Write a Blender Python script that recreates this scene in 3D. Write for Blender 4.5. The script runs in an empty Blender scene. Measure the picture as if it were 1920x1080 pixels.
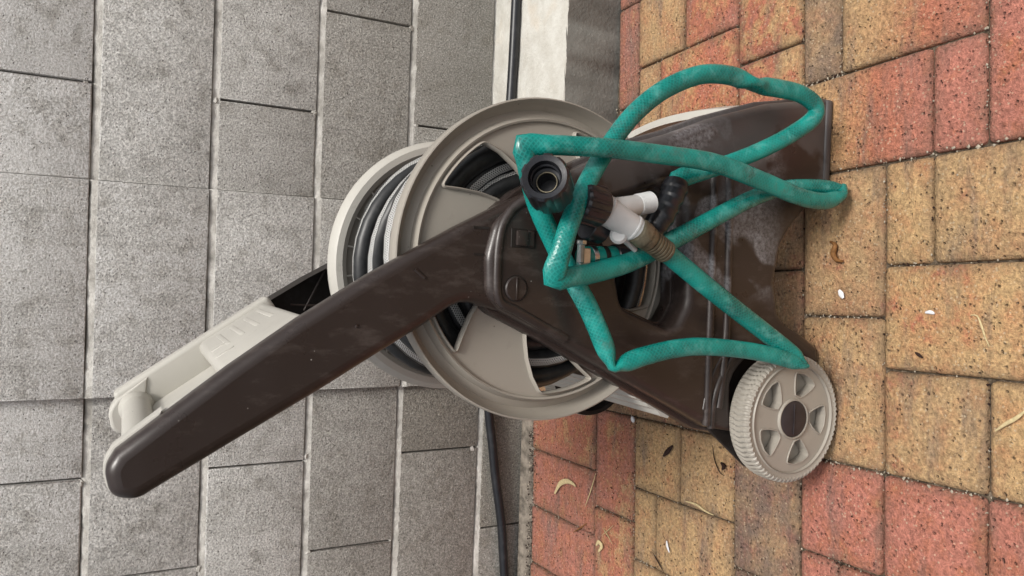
import bpy, bmesh, math, random
from mathutils import Vector, Matrix

random.seed(7)
scene = bpy.context.scene
col = scene.collection
R = math.radians

# ------------------------------------------------------------------ camera
F_PX = 1399.84
YAW, PITCH, ROLL = -0.02015018, 0.47995574, 0.02828722
CAM = Vector((0.0553458, -1.5530040, 0.8686687))
fwd = Vector((math.sin(YAW) * math.cos(PITCH), math.cos(YAW) * math.cos(PITCH), -math.sin(PITCH)))
right0 = Vector((math.cos(YAW), -math.sin(YAW), 0.0))
up0 = right0.cross(fwd)
right = right0 * math.cos(ROLL) + up0 * math.sin(ROLL)
up = -right0 * math.sin(ROLL) + up0 * math.cos(ROLL)
cam_data = bpy.data.cameras.new('camera')
cam_data.sensor_fit = 'HORIZONTAL'
cam_data.sensor_width = 36.0
cam_data.lens = F_PX / 1920.0 * 36.0
cam_data.clip_start = 0.02
cam_data.clip_end = 500.0
cam = bpy.data.objects.new('camera', cam_data)
col.objects.link(cam)
# the phone was held sideways: the world's up is the picture's left
m3 = Matrix((-up, right, -fwd)).transposed()
cam.matrix_world = Matrix.Translation(CAM) @ m3.to_4x4()
scene.camera = cam

# ------------------------------------------------------------------ sky, sun, exposure
SUN_DIR = Vector((0.26, -0.34, 0.90)).normalized()
world = bpy.data.worlds.new('World')
scene.world = world
world.use_nodes = True
wn = world.node_tree
wn.nodes.clear()
wo = wn.nodes.new('ShaderNodeOutputWorld')
bg = wn.nodes.new('ShaderNodeBackground')
sky = wn.nodes.new('ShaderNodeTexSky')
sky.sky_type = 'NISHITA'
sky.sun_disc = False
sky.sun_elevation = math.asin(SUN_DIR.z)
sky.sun_rotation = math.atan2(SUN_DIR.x, SUN_DIR.y)
sky.air_density = 1.0
sky.dust_density = 6.0
sky.ozone_density = 0.6
hsv = wn.nodes.new('ShaderNodeHueSaturation')
hsv.inputs['Saturation'].default_value = 0.30
wn.links.new(sky.outputs[0], hsv.inputs['Color'])
wn.links.new(hsv.outputs[0], bg.inputs[0])
bg.inputs[1].default_value = 0.078
wn.links.new(bg.outputs[0], wo.inputs[0])
sun_data = bpy.data.lights.new('sun', 'SUN')
sun_data.energy = 1.5
sun_data.angle = R(15)
sun_data.color = (1.0, 0.96, 0.9)
sun = bpy.data.objects.new('sun', sun_data)
col.objects.link(sun)
sun.rotation_euler = SUN_DIR.to_track_quat('Z', 'Y').to_euler()
scene.view_settings.view_transform = 'Standard'
scene.view_settings.look = 'None'
scene.view_settings.exposure = 0.70
scene.view_settings.gamma = 1.0
scene.view_settings.use_curve_mapping = False


# ------------------------------------------------------------------ helpers
def AT(u, v, y):
    """point on the vertical plane at depth y that the photograph shows at (u, v)"""
    d = right * ((540 - v) / F_PX) + up * ((960 - u) / F_PX) + fwd
    t = (y - CAM.y) / d.y
    return CAM + d * t


def ATZ(u, v, z=0.0):
    d = right * ((540 - v) / F_PX) + up * ((960 - u) / F_PX) + fwd
    t = (z - CAM.z) / d.z
    return CAM + d * t


def XZ(pts, y):
    out = []
    for p in pts:
        q = AT(p[0], p[1], y)
        out.append((q.x, q.z) + tuple(p[2:]))
    return out


def link(o, parent=None):
    col.objects.link(o)
    if parent is not None:
        o.parent = parent
    return o


def tag(o, label=None, cat=None, group=None, kind=None):
    if label:
        o['label'] = label
    if cat:
        o['category'] = cat
    if group:
        o['group'] = group
    if kind:
        o['kind'] = kind
    return o


def empty(name, loc):
    o = bpy.data.objects.new(name, None)
    o.location = loc
    o.empty_display_size = 0.05
    return link(o)


def finish(me, smooth=35):
    for p in me.polygons:
        p.use_smooth = smooth is not None
    if smooth is not None:
        me.set_sharp_from_angle(angle=R(smooth))
    return me


def obj(name, me, mat, parent=None, smooth=35):
    """mesh is in world coordinates; moved to the parent's frame"""
    finish(me, smooth)
    me.materials.clear()
    me.materials.append(mat)
    if parent is not None:
        root = parent
        off = Vector((0, 0, 0))
        while root is not None:
            off += root.location
            root = root.parent
        me.transform(Matrix.Translation(-off))
    o = bpy.data.objects.new(name, me)
    return link(o, parent)


def mesh_py(verts, faces):
    me = bpy.data.meshes.new('m')
    me.from_pydata([tuple(v) for v in verts], [], faces)
    me.update()
    return me


def join(*ms):
    bm = bmesh.new()
    for m in ms:
        bm.from_mesh(m)
    me = bpy.data.meshes.new('m')
    bm.to_mesh(me)
    bm.free()
    return me


def box(x0, x1, y0, y1, z0, z1, bev=0.0, seg=1):
    bm = bmesh.new()
    vs = [bm.verts.new(p) for p in ((x0, y0, z0), (x1, y0, z0), (x1, y1, z0), (x0, y1, z0),
                                   (x0, y0, z1), (x1, y0, z1), (x1, y1, z1), (x0, y1, z1))]
    for f in ((0, 3, 2, 1), (4, 5, 6, 7), (0, 1, 5, 4), (1, 2, 6, 5), (2, 3, 7, 6), (3, 0, 4, 7)):
        bm.faces.new([vs[i] for i in f])
    if bev:
        bmesh.ops.bevel(bm, geom=bm.edges[:], offset=bev, segments=seg, affect='EDGES', profile=0.5)
    me = bpy.data.meshes.new('m')
    bm.to_mesh(me)
    bm.free()
    return me


def fillet(pts, default=0.0, n=6):
    """round the corners of a closed polygon; points are (x, y[, radius])"""
    out = []
    N = len(pts)
    for i in range(N):
        p = Vector(pts[i][:2])
        r = pts[i][2] if len(pts[i]) > 2 else default
        a = Vector(pts[i - 1][:2])
        b = Vector(pts[(i + 1) % N][:2])
        if r <= 0:
            out.append((p.x, p.y))
            continue
        da, db = (a - p), (b - p)
        la, lb = da.length, db.length
        da.normalize()
        db.normalize()
        ang = da.angle(db)
        t = min(r / max(math.tan(ang / 2), 1e-4), la * 0.48, lb * 0.48)
        p0, p1 = p + da * t, p + db * t
        for k in range(n + 1):
            s = k / n
            q = p0 * (1 - s) ** 2 + p * 2 * s * (1 - s) + p1 * s ** 2
            out.append((q.x, q.y))
    return out


def plate(outer, holes, y_front, thick, bev=0.0, res=2, grow=0.0):
    """flat solid in the XZ plane with holes and rounded edges (filled 2D curve)"""
    cu = bpy.data.curves.new('c', 'CURVE')
    cu.dimensions = '2D'
    cu.fill_mode = 'BOTH'
    cu.extrude = max(thick / 2 - bev, 0.0002)
    cu.bevel_depth = bev
    cu.bevel_resolution = res
    cu.offset = grow - bev
    for loop in [outer] + list(holes):
        sp = cu.splines.new('POLY')
        sp.points.add(len(loop) - 1)
        for q, w in zip(sp.points, loop):
            q.co = (w[0], w[1], 0, 1)
        sp.use_cyclic_u = True
    o = bpy.data.objects.new('tmp', cu)
    col.objects.link(o)
    dg = bpy.context.evaluated_depsgraph_get()
    me = bpy.data.meshes.new_from_object(o.evaluated_get(dg))
    bpy.data.objects.remove(o)
    bpy.data.curves.remove(cu)
    yc = y_front + thick / 2
    me.transform(Matrix(((1, 0, 0, 0), (0, 0, -1, yc), (0, 1, 0, 0), (0, 0, 0, 1))))
    return me


def catmull(pts, step=0.006):
    """resample an open polyline of Vectors as a Catmull-Rom curve"""
    P = [Vector(p) for p in pts]
    if len(P) < 3:
        n = max(2, int((P[1] - P[0]).length / step))
        return [P[0].lerp(P[1], i / n) for i in range(n + 1)]
    P = [P[0] * 2 - P[1]] + P + [P[-1] * 2 - P[-2]]
    out = []
    for i in range(1, len(P) - 2):
        a, b, c, d = P[i - 1:i + 3]
        n = max(2, int((c - b).length / step))
        for k in range(n):
            t = k / n
            out.append(0.5 * ((2 * b) + (c - a) * t + (2 * a - 5 * b + 4 * c - d) * t * t + (3 * b - a - 3 * c + d) * t ** 3))
    out.append(P[-2])
    return out


def tube(path, rad, sides=14, ref=None, caps=True, closed=False, sec=None):
    """sweep with UVs (u = metres along, v = 0..1 round); sec(i) -> (scale in ref plane, scale across)"""
    path = [Vector(p) for p in path]
    n = len(path)
    T = []
    for i in range(n):
        a = path[i - 1] if (i > 0 or closed) else path[i]
        b = path[(i + 1) % n] if (i < n - 1 or closed) else path[i]
        T.append((b - a).normalized())
    if ref is None:
        e = T[0].orthogonal().normalized()
    verts, faces, uvs = [], [], []
    dist = 0.0
    L = []
    for i in range(n):
        if i:
            dist += (path[i] - path[i - 1]).length
        L.append(dist)
        if ref is not None:
            e1 = T[i].cross(ref).normalized()
        else:
            e = (e - T[i] * e.dot(T[i])).normalized()
            e1 = e
        e2 = T[i].cross(e1).normalized()
        r = rad(i) if callable(rad) else rad
        s1, s2 = sec(i) if sec else (1, 1)
        for k in range(sides):
            a = 2 * math.pi * k / sides
            verts.append(path[i] + e1 * (math.cos(a) * r * s1) + e2 * (math.sin(a) * r * s2))
    m = n if closed else n - 1
    for i in range(m):
        j = (i + 1) % n
        for k in range(sides):
            k2 = (k + 1) % sides
            faces.append((i * sides + k, i * sides + k2, j * sides + k2, j * sides + k))
            lj = L[j] if j else dist
            uvs += [(L[i], k / sides), (L[i], (k + 1) / sides), (lj, (k + 1) / sides), (lj, k / sides)]
    if caps and not closed:
        faces.append(tuple(range(sides))[::-1])
        uvs += [(0, 0)] * sides
        faces.append(tuple((n - 1) * sides + k for k in range(sides)))
        uvs += [(dist, 0)] * sides
    me = mesh_py(verts, faces)
    uv = me.uv_layers.new(name='UVMap')
    for i, c in enumerate(uvs):
        uv.data[i].uv = c
    bm = bmesh.new()
    bm.from_mesh(me)
    bmesh.ops.recalc_face_normals(bm, faces=bm.faces[:])
    bm.to_mesh(me)
    bm.free()
    return me


def lathe(profile, a, b, seg=48, closed=False, mod=None):
    """spin (r, h) pairs about the axis from a towards b (h in metres from a)"""
    a, b = Vector(a), Vector(b)
    ax = (b - a).normalized()
    e1 = ax.orthogonal().normalized()
    if abs(ax.y) > 0.9:
        e1 = Vector((1, 0, 0))
        e1 = (e1 - ax * e1.dot(ax)).normalized()
    e2 = ax.cross(e1)
    verts, faces = [], []
    n = len(profile)
    for k in range(seg):
        t = 2 * math.pi * k / seg
        for i, (r, h) in enumerate(profile):
            rr = r if mod is None else mod(k, i, r)
            verts.append(a + ax * h + (e1 * math.cos(t) + e2 * math.sin(t)) * rr)
    for k in range(seg):
        k2 = (k + 1) % seg
        for i in range(n if closed else n - 1):
            j = (i + 1) % n
            faces.append((k * n + i, k2 * n + i, k2 * n + j, k * n + j))
    me = mesh_py(verts, faces)
    bm = bmesh.new()
    bm.from_mesh(me)
    bmesh.ops.remove_doubles(bm, verts=bm.verts[:], dist=1e-5)
    bmesh.ops.recalc_face_normals(bm, faces=bm.faces[:])
    bm.to_mesh(me)
    bm.free()
    return me


def rod(a, b, r, r2=None, seg=20, bev=0.0012):
    a, b = Vector(a), Vector(b)
    L = (b - a).length
    r2 = r if r2 is None else r2
    return lathe([(0, 0), (r - bev, 0), (r, bev), (r2, L - bev), (r2 - bev, L), (0, L)], a, b, seg)


# ------------------------------------------------------------------ materials
class NT:
    def __init__(s, name):
        s.m = bpy.data.materials.new(name)
        s.m.use_nodes = True
        s.t = s.m.node_tree
        s.t.nodes.clear()
        s.out = s.t.nodes.new('ShaderNodeOutputMaterial')
        s.b = s.t.nodes.new('ShaderNodeBsdfPrincipled')
        s.t.links.new(s.b.outputs[0], s.out.inputs[0])
        s.tc = s.t.nodes.new('ShaderNodeTexCoord')

    def n(s, typ, **kw):
        x = s.t.nodes.new('ShaderNode' + typ)
        for k, v in kw.items():
            setattr(x, k, v)
        return x

    def l(s, a, b):
        s.t.links.new(a, b)

    def put(s, sock, v):
        if hasattr(v, 'links'):
            s.l(v, sock)
        else:
            sock.default_value = v

    def noise(s, scale, detail=4, rough=0.55, vec=None, dist=0.0):
        x = s.n('TexNoise')
        x.inputs['Scale'].default_value = scale
        x.inputs['Detail'].default_value = detail
        x.inputs['Roughness'].default_value = rough
        x.inputs['Distortion'].default_value = dist
        s.l(vec if vec is not None else s.tc.outputs['Object'], x.inputs['Vector'])
        return x.outputs['Fac']

    def voro(s, scale, vec=None, feature='F1', out='Distance', rnd=1.0):
        x = s.n('TexVoronoi', feature=feature)
        x.inputs['Scale'].default_value = scale
        x.inputs['Randomness'].default_value = rnd
        s.l(vec if vec is not None else s.tc.outputs['Object'], x.inputs['Vector'])
        return x.outputs[out]

    def ramp(s, fac, stops, interp='LINEAR'):
        x = s.n('ValToRGB')
        x.color_ramp.interpolation = interp
        e = x.color_ramp.elements
        while len(e) < len(stops):
            e.new(0.5)
        for el, (p, c) in zip(e, stops):
            el.position = p
            el.color = (c, c, c, 1) if isinstance(c, (int, float)) else tuple(c) + (1,)
        s.l(fac, x.inputs[0])
        return x.outputs[0]

    def mix(s, f, a, b, mode='MIX'):
        x = s.n('Mix', data_type='RGBA', blend_type=mode)
        s.put(x.inputs[0], f)
        for i, v in ((6, a), (7, b)):
            if isinstance(v, tuple) and len(v) == 3:
                v = v + (1,)
            s.put(x.inputs[i], v)
        return x.outputs[2]

    def math(s, op, a, b=None, c=None, clamp=False):
        x = s.n('Math', operation=op, use_clamp=clamp)
        s.put(x.inputs[0], a)
        if b is not None:
            s.put(x.inputs[1], b)
        if c is not None:
            s.put(x.inputs[2], c)
        return x.outputs[0]

    def attr(s, name):
        x = s.n('Attribute', attribute_type='OBJECT', attribute_name=name)
        return x.outputs['Fac']

    def mapping(s, vec=None, scale=(1, 1, 1), rot=(0, 0, 0), loc=(0, 0, 0)):
        x = s.n('Mapping')
        x.inputs['Scale'].default_value = scale
        x.inputs['Rotation'].default_value = rot
        x.inputs['Location'].default_value = loc
        s.l(vec if vec is not None else s.tc.outputs['Object'], x.inputs[0])
        return x.outputs[0]

    def world_pos(s):
        return s.n('NewGeometry').outputs['Position']

    def bump(s, h, strength=0.5, dist=0.002, prev=None):
        x = s.n('Bump')
        x.inputs['Strength'].default_value = strength
        x.inputs['Distance'].default_value = dist
        s.l(h, x.inputs['Height'])
        if prev is not None:
            s.l(prev, x.inputs['Normal'])
        return x.outputs[0]

    def set(s, color=None, rough=None, spec=None, normal=None, **kw):
        if color is not None:
            if isinstance(color, tuple) and len(color) == 3:
                color = color + (1,)
            s.put(s.b.inputs['Base Color'], color)
        if rough is not None:
            s.put(s.b.inputs['Roughness'], rough)
        if spec is not None:
            s.put(s.b.inputs['Specular IOR Level'], spec)
        if normal is not None:
            s.l(normal, s.b.inputs['Normal'])
        for k, v in kw.items():
            s.put(s.b.inputs[k], v)
        return s.m


def mat_block():
    s = NT('grey_concrete_block')
    w = s.world_pos()
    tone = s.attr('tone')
    fine = s.noise(270, 4, 0.8, w)
    grain = s.ramp(fine, [(0.33, 0.20), (0.5, 0.56), (0.66, 0.98)])
    blot = s.noise(7, 6, 0.65, w)
    blot2 = s.noise(28, 4, 0.6, w)
    base = s.mix(s.ramp(blot, [(0.35, 0), (0.7, 1)]), (0.68, 0.676, 0.660), (0.47, 0.465, 0.45))
    base = s.mix(s.ramp(blot2, [(0.52, 0), (0.74, 0.55)]), base, (0.22, 0.205, 0.18))
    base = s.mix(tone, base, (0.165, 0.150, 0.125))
    run = s.noise(1.0, 5, 0.6, s.mapping(w, scale=(26, 1, 3.0)))
    base = s.mix(s.ramp(run, [(0.52, 0), (0.72, 0.35)]), base, (0.21, 0.20, 0.18))
    spk = s.math('MULTIPLY', s.ramp(s.voro(240, w), [(0.12, 1), (0.26, 0)]), s.ramp(s.noise(90, 2, 0.6, s.mapping(w, loc=(4, 1, 2))), [(0.47, 0), (0.56, 1)]))
    base = s.mix(s.math('MULTIPLY', spk, 0.5), base, (0.74, 0.72, 0.68))
    c = s.mix(0.82, base, grain, 'OVERLAY')
    pits = s.voro(170, w)
    pitmask = s.noise(120, 2, 0.6, w)
    pit = s.math('MULTIPLY', s.ramp(pits, [(0.10, 1), (0.26, 0)]), s.ramp(pitmask, [(0.5, 0), (0.62, 1)]))
    c = s.mix(s.math('MULTIPLY', pit, 0.7), c, (0.06, 0.055, 0.05))
    h = s.math('SUBTRACT', s.math('ADD', fine, s.math('MULTIPLY', s.noise(90, 3, 0.6, w), 0.7)), s.math('MULTIPLY', pit, 1.2))
    return s.set(c, 0.93, 0.25, s.bump(h, 0.8, 0.0035))


def mat_mortar():
    s = NT('pale_mortar')
    w = s.world_pos()
    n1 = s.noise(110, 5, 0.7, w)
    n2 = s.noise(11, 5, 0.7, w)
    c = s.mix(s.ramp(n2, [(0.38, 0), (0.62, 1)]), (0.74, 0.725, 0.68), (0.42, 0.405, 0.37))
    c = s.mix(s.ramp(n1, [(0.58, 0), (0.75, 0.6)]), c, (0.2, 0.185, 0.165))
    return s.set(c, 0.9, 0.2, s.bump(n1, 0.8, 0.004))


def mat_core():
    s = NT('dark_joint_fill')
    return s.set((0.10, 0.095, 0.085), 0.95, 0.1)


def mat_plinth():
    """pale concrete on top, dark grey on the front face"""
    s = NT('concrete_footing')
    w = s.world_pos()
    geo = s.n('NewGeometry')
    sep = s.n('SeparateXYZ')
    s.l(w, sep.inputs[0])
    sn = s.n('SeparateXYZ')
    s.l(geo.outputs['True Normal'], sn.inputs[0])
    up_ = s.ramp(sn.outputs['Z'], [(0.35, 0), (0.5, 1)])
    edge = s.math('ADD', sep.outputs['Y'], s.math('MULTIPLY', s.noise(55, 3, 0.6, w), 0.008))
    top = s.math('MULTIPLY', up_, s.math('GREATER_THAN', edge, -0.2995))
    n1 = s.noise(25, 5, 0.6, w)
    n2 = s.noise(160, 3, 0.6, w)
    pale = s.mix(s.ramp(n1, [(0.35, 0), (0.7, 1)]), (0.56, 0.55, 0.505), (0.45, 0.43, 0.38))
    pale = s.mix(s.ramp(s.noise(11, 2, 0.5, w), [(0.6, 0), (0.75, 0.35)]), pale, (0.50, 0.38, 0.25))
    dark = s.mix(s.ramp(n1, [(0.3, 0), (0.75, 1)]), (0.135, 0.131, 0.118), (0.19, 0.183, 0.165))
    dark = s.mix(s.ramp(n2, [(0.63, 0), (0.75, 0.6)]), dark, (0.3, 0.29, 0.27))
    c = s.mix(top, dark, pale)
    return s.set(c, 0.85, 0.3, s.bump(s.math('ADD', n2, n1), 0.6, 0.003))


def mat_paver():
    s = NT('flashed_clay_paver')
    w = s.world_pos()
    o = s.tc.outputs['Object']
    sep = s.n('SeparateXYZ')
    s.l(o, sep.inputs[0])
    ln = s.attr('half_len')
    ty = s.math('ADD', s.math('MULTIPLY', s.math('DIVIDE', sep.outputs['Y'], ln), 0.5), 0.5)
    warp = s.noise(22, 4, 0.65, w)
    wob = s.math('MULTIPLY', s.math('SUBTRACT', warp, 0.5), 1.5)
    ty = s.math('ADD', ty, wob, clamp=True)
    ta, tb = s.attr('tone_near'), s.attr('tone_far')
    tone = s.math('ADD', ta, s.math('MULTIPLY', s.math('SUBTRACT', tb, ta), ty))
    streak = s.noise(22, 6, 0.72, w)
    tone = s.math('ADD', tone, s.math('MULTIPLY', s.math('SUBTRACT', streak, 0.5), 2.3), clamp=True)
    c = s.ramp(tone, [(0.0, (0.50, 0.325, 0.160)), (0.36, (0.48, 0.265, 0.128)), (0.60, (0.43, 0.155, 0.088)), (1.0, (0.45, 0.175, 0.126))])
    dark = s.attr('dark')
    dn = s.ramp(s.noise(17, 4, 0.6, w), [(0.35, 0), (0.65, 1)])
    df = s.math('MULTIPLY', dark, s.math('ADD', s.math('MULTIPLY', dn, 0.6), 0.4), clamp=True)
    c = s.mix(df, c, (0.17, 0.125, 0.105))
    # occasional purple-grey flashing
    c = s.mix(s.ramp(s.noise(1.0, 5, 0.65, s.mapping(w, scale=(5, 24, 1), rot=(0, 0, -PHI))), [(0.52, 0), (0.72, 0.8)]), c, (0.15, 0.115, 0.10))
    g = s.noise(200, 4, 0.75, w)
    c = s.mix(0.68, c, s.ramp(g, [(0.32, 0.2), (0.5, 0.52), (0.68, 0.86)]), 'OVERLAY')
    # pale aggregate specks and dark pits
    v1 = s.voro(170, w)
    m1 = s.noise(75, 2, 0.6, w)
    sp = s.math('MULTIPLY', s.ramp(v1, [(0.16, 1), (0.30, 0)]), s.ramp(m1, [(0.47, 0), (0.55, 1)]))
    c = s.mix(s.math('MULTIPLY', sp, 0.48), c, (0.66, 0.54, 0.38))
    ww = s.mapping(w, loc=(3.3, 1.7, 0.4))
    v2 = s.voro(150, ww)
    m2 = s.noise(60, 2, 0.6, ww)
    pit = s.math('MULTIPLY', s.ramp(v2, [(0.14, 1), (0.30, 0)]), s.ramp(m2, [(0.50, 0), (0.58, 1)]))
    c = s.mix(s.math('MULTIPLY', pit, 0.42), c, (0.06, 0.038, 0.03))
    # grime gathered towards the joints
    ex = s.math('SUBTRACT', s.attr('half_wid'), s.math('ABSOLUTE', sep.outputs['X']))
    ey = s.math('SUBTRACT', ln, s.math('ABSOLUTE', sep.outputs['Y']))
    ed = s.math('ADD', s.math('MINIMUM', ex, ey), s.math('MULTIPLY', s.math('SUBTRACT', s.noise(35, 5, 0.7, w), 0.5), 0.035))
    c = s.mix(s.ramp(ed, [(0.0, 0.50), (0.010, 0.16), (0.022, 0.0)]), c, (0.13, 0.095, 0.065))
    h = s.math('SUBTRACT', s.math('ADD', g, s.math('MULTIPLY', s.noise(80, 3, 0.6, w), 0.8)), pit)
    wet = s.ramp(s.noise(5, 3, 0.6, w), [(0.35, 0.55), (0.7, 0.9)])
    return s.set(c, wet, 0.35, s.bump(h, 0.9, 0.006))


def mat_soil():
    s = NT('joint_sand')
    w = s.world_pos()
    n = s.noise(140, 4, 0.7, w)
    c = s.ramp(n, [(0.3, (0.035, 0.027, 0.02)), (0.55, (0.11, 0.085, 0.06)), (0.70, (0.25, 0.2, 0.15)), (0.8, (0.6, 0.55, 0.45))])
    return s.set(c, 0.95, 0.15, s.bump(n, 0.9, 0.005))


def mat_brown(name='brown_plastic', deposits=True):
    s = NT(name)
    w = s.world_pos()
    c = s.mix(s.noise(7, 4, 0.6, w), (0.026, 0.0180, 0.0155), (0.037, 0.0268, 0.0235))
    scr = s.noise(60, 5, 0.7, s.mapping(w, scale=(1, 1, 0.35)))
    c = s.mix(s.ramp(scr, [(0.53, 0), (0.75, 0.45)]), c, (0.12, 0.10, 0.09))
    rough = s.ramp(s.noise(18, 4, 0.6, w), [(0.3, 0.24), (0.7, 0.40)])
    if deposits:
        # dried lime film with a shape of its own round the foot of the panel
        sep = s.n('SeparateXYZ')
        s.l(w, sep.inputs[0])
        zone = s.math('MULTIPLY', s.ramp(sep.outputs['X'], [(0.02, 0), (0.07, 1), (0.26, 1), (0.31, 0)]),
                      s.ramp(sep.outputs['Z'], [(0.08, 0), (0.13, 1), (0.27, 1), (0.35, 0)]))
        film = s.noise(13, 3, 0.5, s.mapping(w, loc=(0.31, 0.0, 0.17)), 0.6)
        sharp = s.ramp(film, [(0.46, 0), (0.52, 1)])
        grain = s.ramp(s.noise(260, 4, 0.7, w), [(0.35, 0.15), (0.75, 1)])
        f = s.math('MULTIPLY', s.math('MULTIPLY', zone, sharp), s.math('MULTIPLY', grain, 0.85))
        c = s.mix(f, c, (0.40, 0.40, 0.42))
        rough = s.math('ADD', rough, s.math('MULTIPLY', f, 0.5))
        dry = s.ramp(s.noise(8, 4, 0.55, s.mapping(w, loc=(1.3, 0, 2.2))), [(0.49, 0), (0.53, 1)])
        zone2 = s.ramp(sep.outputs['X'], [(0.10, 0), (0.2, 1)])
        c = s.mix(s.math('MULTIPLY', s.math('MULTIPLY', dry, zone2), 0.75), c, (0.095, 0.088, 0.088))
        rough = s.math('ADD', rough, s.math('MULTIPLY', dry, 0.12))
    speck = s.math('MULTIPLY', s.ramp(s.voro(120, w), [(0.06, 1), (0.10, 0)]), s.ramp(s.noise(30, 2, 0.5, w), [(0.62, 0), (0.66, 1)]))
    c = s.mix(s.math('MULTIPLY', speck, 0.6), c, (0.5, 0.48, 0.44))
    return s.set(c, rough, 0.5, s.bump(s.noise(600, 2, 0.5, w), 0.08, 0.0008))


def mat_beige(name='beige_plastic', col_=(0.345, 0.318, 0.275), rough=0.42):
    s = NT(name)
    w = s.world_pos()
    c = s.mix(s.ramp(s.noise(12, 4, 0.6, w), [(0.4, 0), (0.8, 0.5)]), col_, tuple(x * 0.82 for x in col_))
    d = s.ramp(s.noise(45, 5, 0.7, w), [(0.60, 0), (0.78, 0.45)])
    c = s.mix(d, c, (0.22, 0.20, 0.17))
    speck = s.math('MULTIPLY', s.ramp(s.voro(90, w), [(0.07, 1), (0.11, 0)]), s.ramp(s.noise(25, 2, 0.5, w), [(0.62, 0), (0.66, 1)]))
    c = s.mix(s.math('MULTIPLY', speck, 0.6), c, (0.06, 0.05, 0.045))
    return s.set(c, rough, 0.4, s.bump(s.noise(500, 2, 0.5, w), 0.10, 0.0008))


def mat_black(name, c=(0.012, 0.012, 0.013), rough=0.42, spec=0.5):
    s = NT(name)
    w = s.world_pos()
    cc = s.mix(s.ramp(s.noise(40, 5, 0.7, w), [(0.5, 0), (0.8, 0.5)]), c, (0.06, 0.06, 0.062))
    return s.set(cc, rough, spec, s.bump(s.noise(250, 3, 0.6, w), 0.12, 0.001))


def mat_coil():
    """black rubber hose with one woven white tracer stripe"""
    s = NT('striped_black_hose')
    sep = s.n('SeparateXYZ')
    s.l(s.tc.outputs['UV'], sep.inputs[0])
    u, v = sep.outputs['X'], sep.outputs['Y']
    w = s.world_pos()
    # the zigzag lives in a band around v = .5 (facing outwards)
    vv = s.math('ABSOLUTE', s.math('SUBTRACT', v, 0.5))
    band = s.math('LESS_THAN', vv, 0.062)
    z1 = s.math('PINGPONG', s.math('MULTIPLY', u, 150), 1.0)
    z2 = s.math('MULTIPLY', s.math('ADD', s.math('SUBTRACT', v, 0.5), 0.062), 8.0)
    d1 = s.math('LESS_THAN', s.math('ABSOLUTE', s.math('SUBTRACT', s.math('PINGPONG', s.math('ADD', s.math('MULTIPLY', u, 330), s.math('MULTIPLY', z2, 2.0)), 1.0), 0.5)), 0.20)
    d2 = s.math('LESS_THAN', s.math('ABSOLUTE', s.math('SUBTRACT', s.math('PINGPONG', s.math('SUBTRACT', s.math('MULTIPLY', u, 330), s.math('MULTIPLY', z2, 2.0)), 1.0), 0.5)), 0.24)
    st = s.math('MULTIPLY', band, s.math('MAXIMUM', d1, d2))
    base = s.mix(s.ramp(s.noise(50, 5, 0.7, w), [(0.45, 0), (0.8, 0.6)]), (0.016, 0.017, 0.018), (0.06, 0.06, 0.06))
    c = s.mix(s.math('MULTIPLY', st, 0.85), base, (0.58, 0.58, 0.56))
    return s.set(c, 0.40, 0.5, s.bump(s.noise(200, 3, 0.6, w), 0.15, 0.001))


def mat_teal():
    s = NT('teal_hose_vinyl')
    w = s.world_pos()
    sep = s.n('SeparateXYZ')
    s.l(s.tc.outputs['UV'], sep.inputs[0])
    u, v = sep.outputs['X'], sep.outputs['Y']
    a = s.math('SINE', s.math('ADD', s.math('MULTIPLY', u, 1250), s.math('MULTIPLY', v, 6.2832 * 12)))
    b = s.math('SINE', s.math('SUBTRACT', s.math('MULTIPLY', u, 1250), s.math('MULTIPLY', v, 6.2832 * 12)))
    wv = s.math('MAXIMUM', a, b)
    big = s.noise(16, 5, 0.65, w)
    c = s.mix(s.ramp(big, [(0.35, 0), (0.65, 1)]), (0.002, 0.100, 0.086), (0.005, 0.295, 0.252))
    c = s.mix(s.math('MULTIPLY', s.ramp(wv, [(0.2, 0), (1.0, 1)]), 0.34), c, (0.02, 0.37, 0.325))
    lime = s.ramp(s.noise(38, 5, 0.7, s.mapping(w, scale=(1, 1, 1), loc=(5, 2, 1)), 0.5), [(0.53, 0), (0.70, 0.50)])
    c = s.mix(lime, c, (0.15, 0.46, 0.42))
    dirt = s.ramp(s.noise(26, 5, 0.75, s.mapping(w, loc=(2, 7, 3))), [(0.56, 0), (0.74, 0.55)])
    c = s.mix(dirt, c, (0.10, 0.105, 0.085))
    rough = s.ramp(big, [(0.3, 0.20), (0.7, 0.42)])
    return s.set(c, rough, 0.5, s.bump(wv, 0.11, 0.0008))


def mat_plain(name, c, rough=0.5, spec=0.5, metal=0.0, var=0.3, scale=60):
    s = NT(name)
    w = s.world_pos()
    cc = s.mix(s.ramp(s.noise(scale, 4, 0.65, w), [(0.35, 0), (0.7, 1)]), c, tuple(x * (1 - var) for x in c))
    return s.set(cc, rough, spec, s.bump(s.noise(scale * 5, 2, 0.5, w), 0.15, 0.0008), Metallic=metal)


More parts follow.
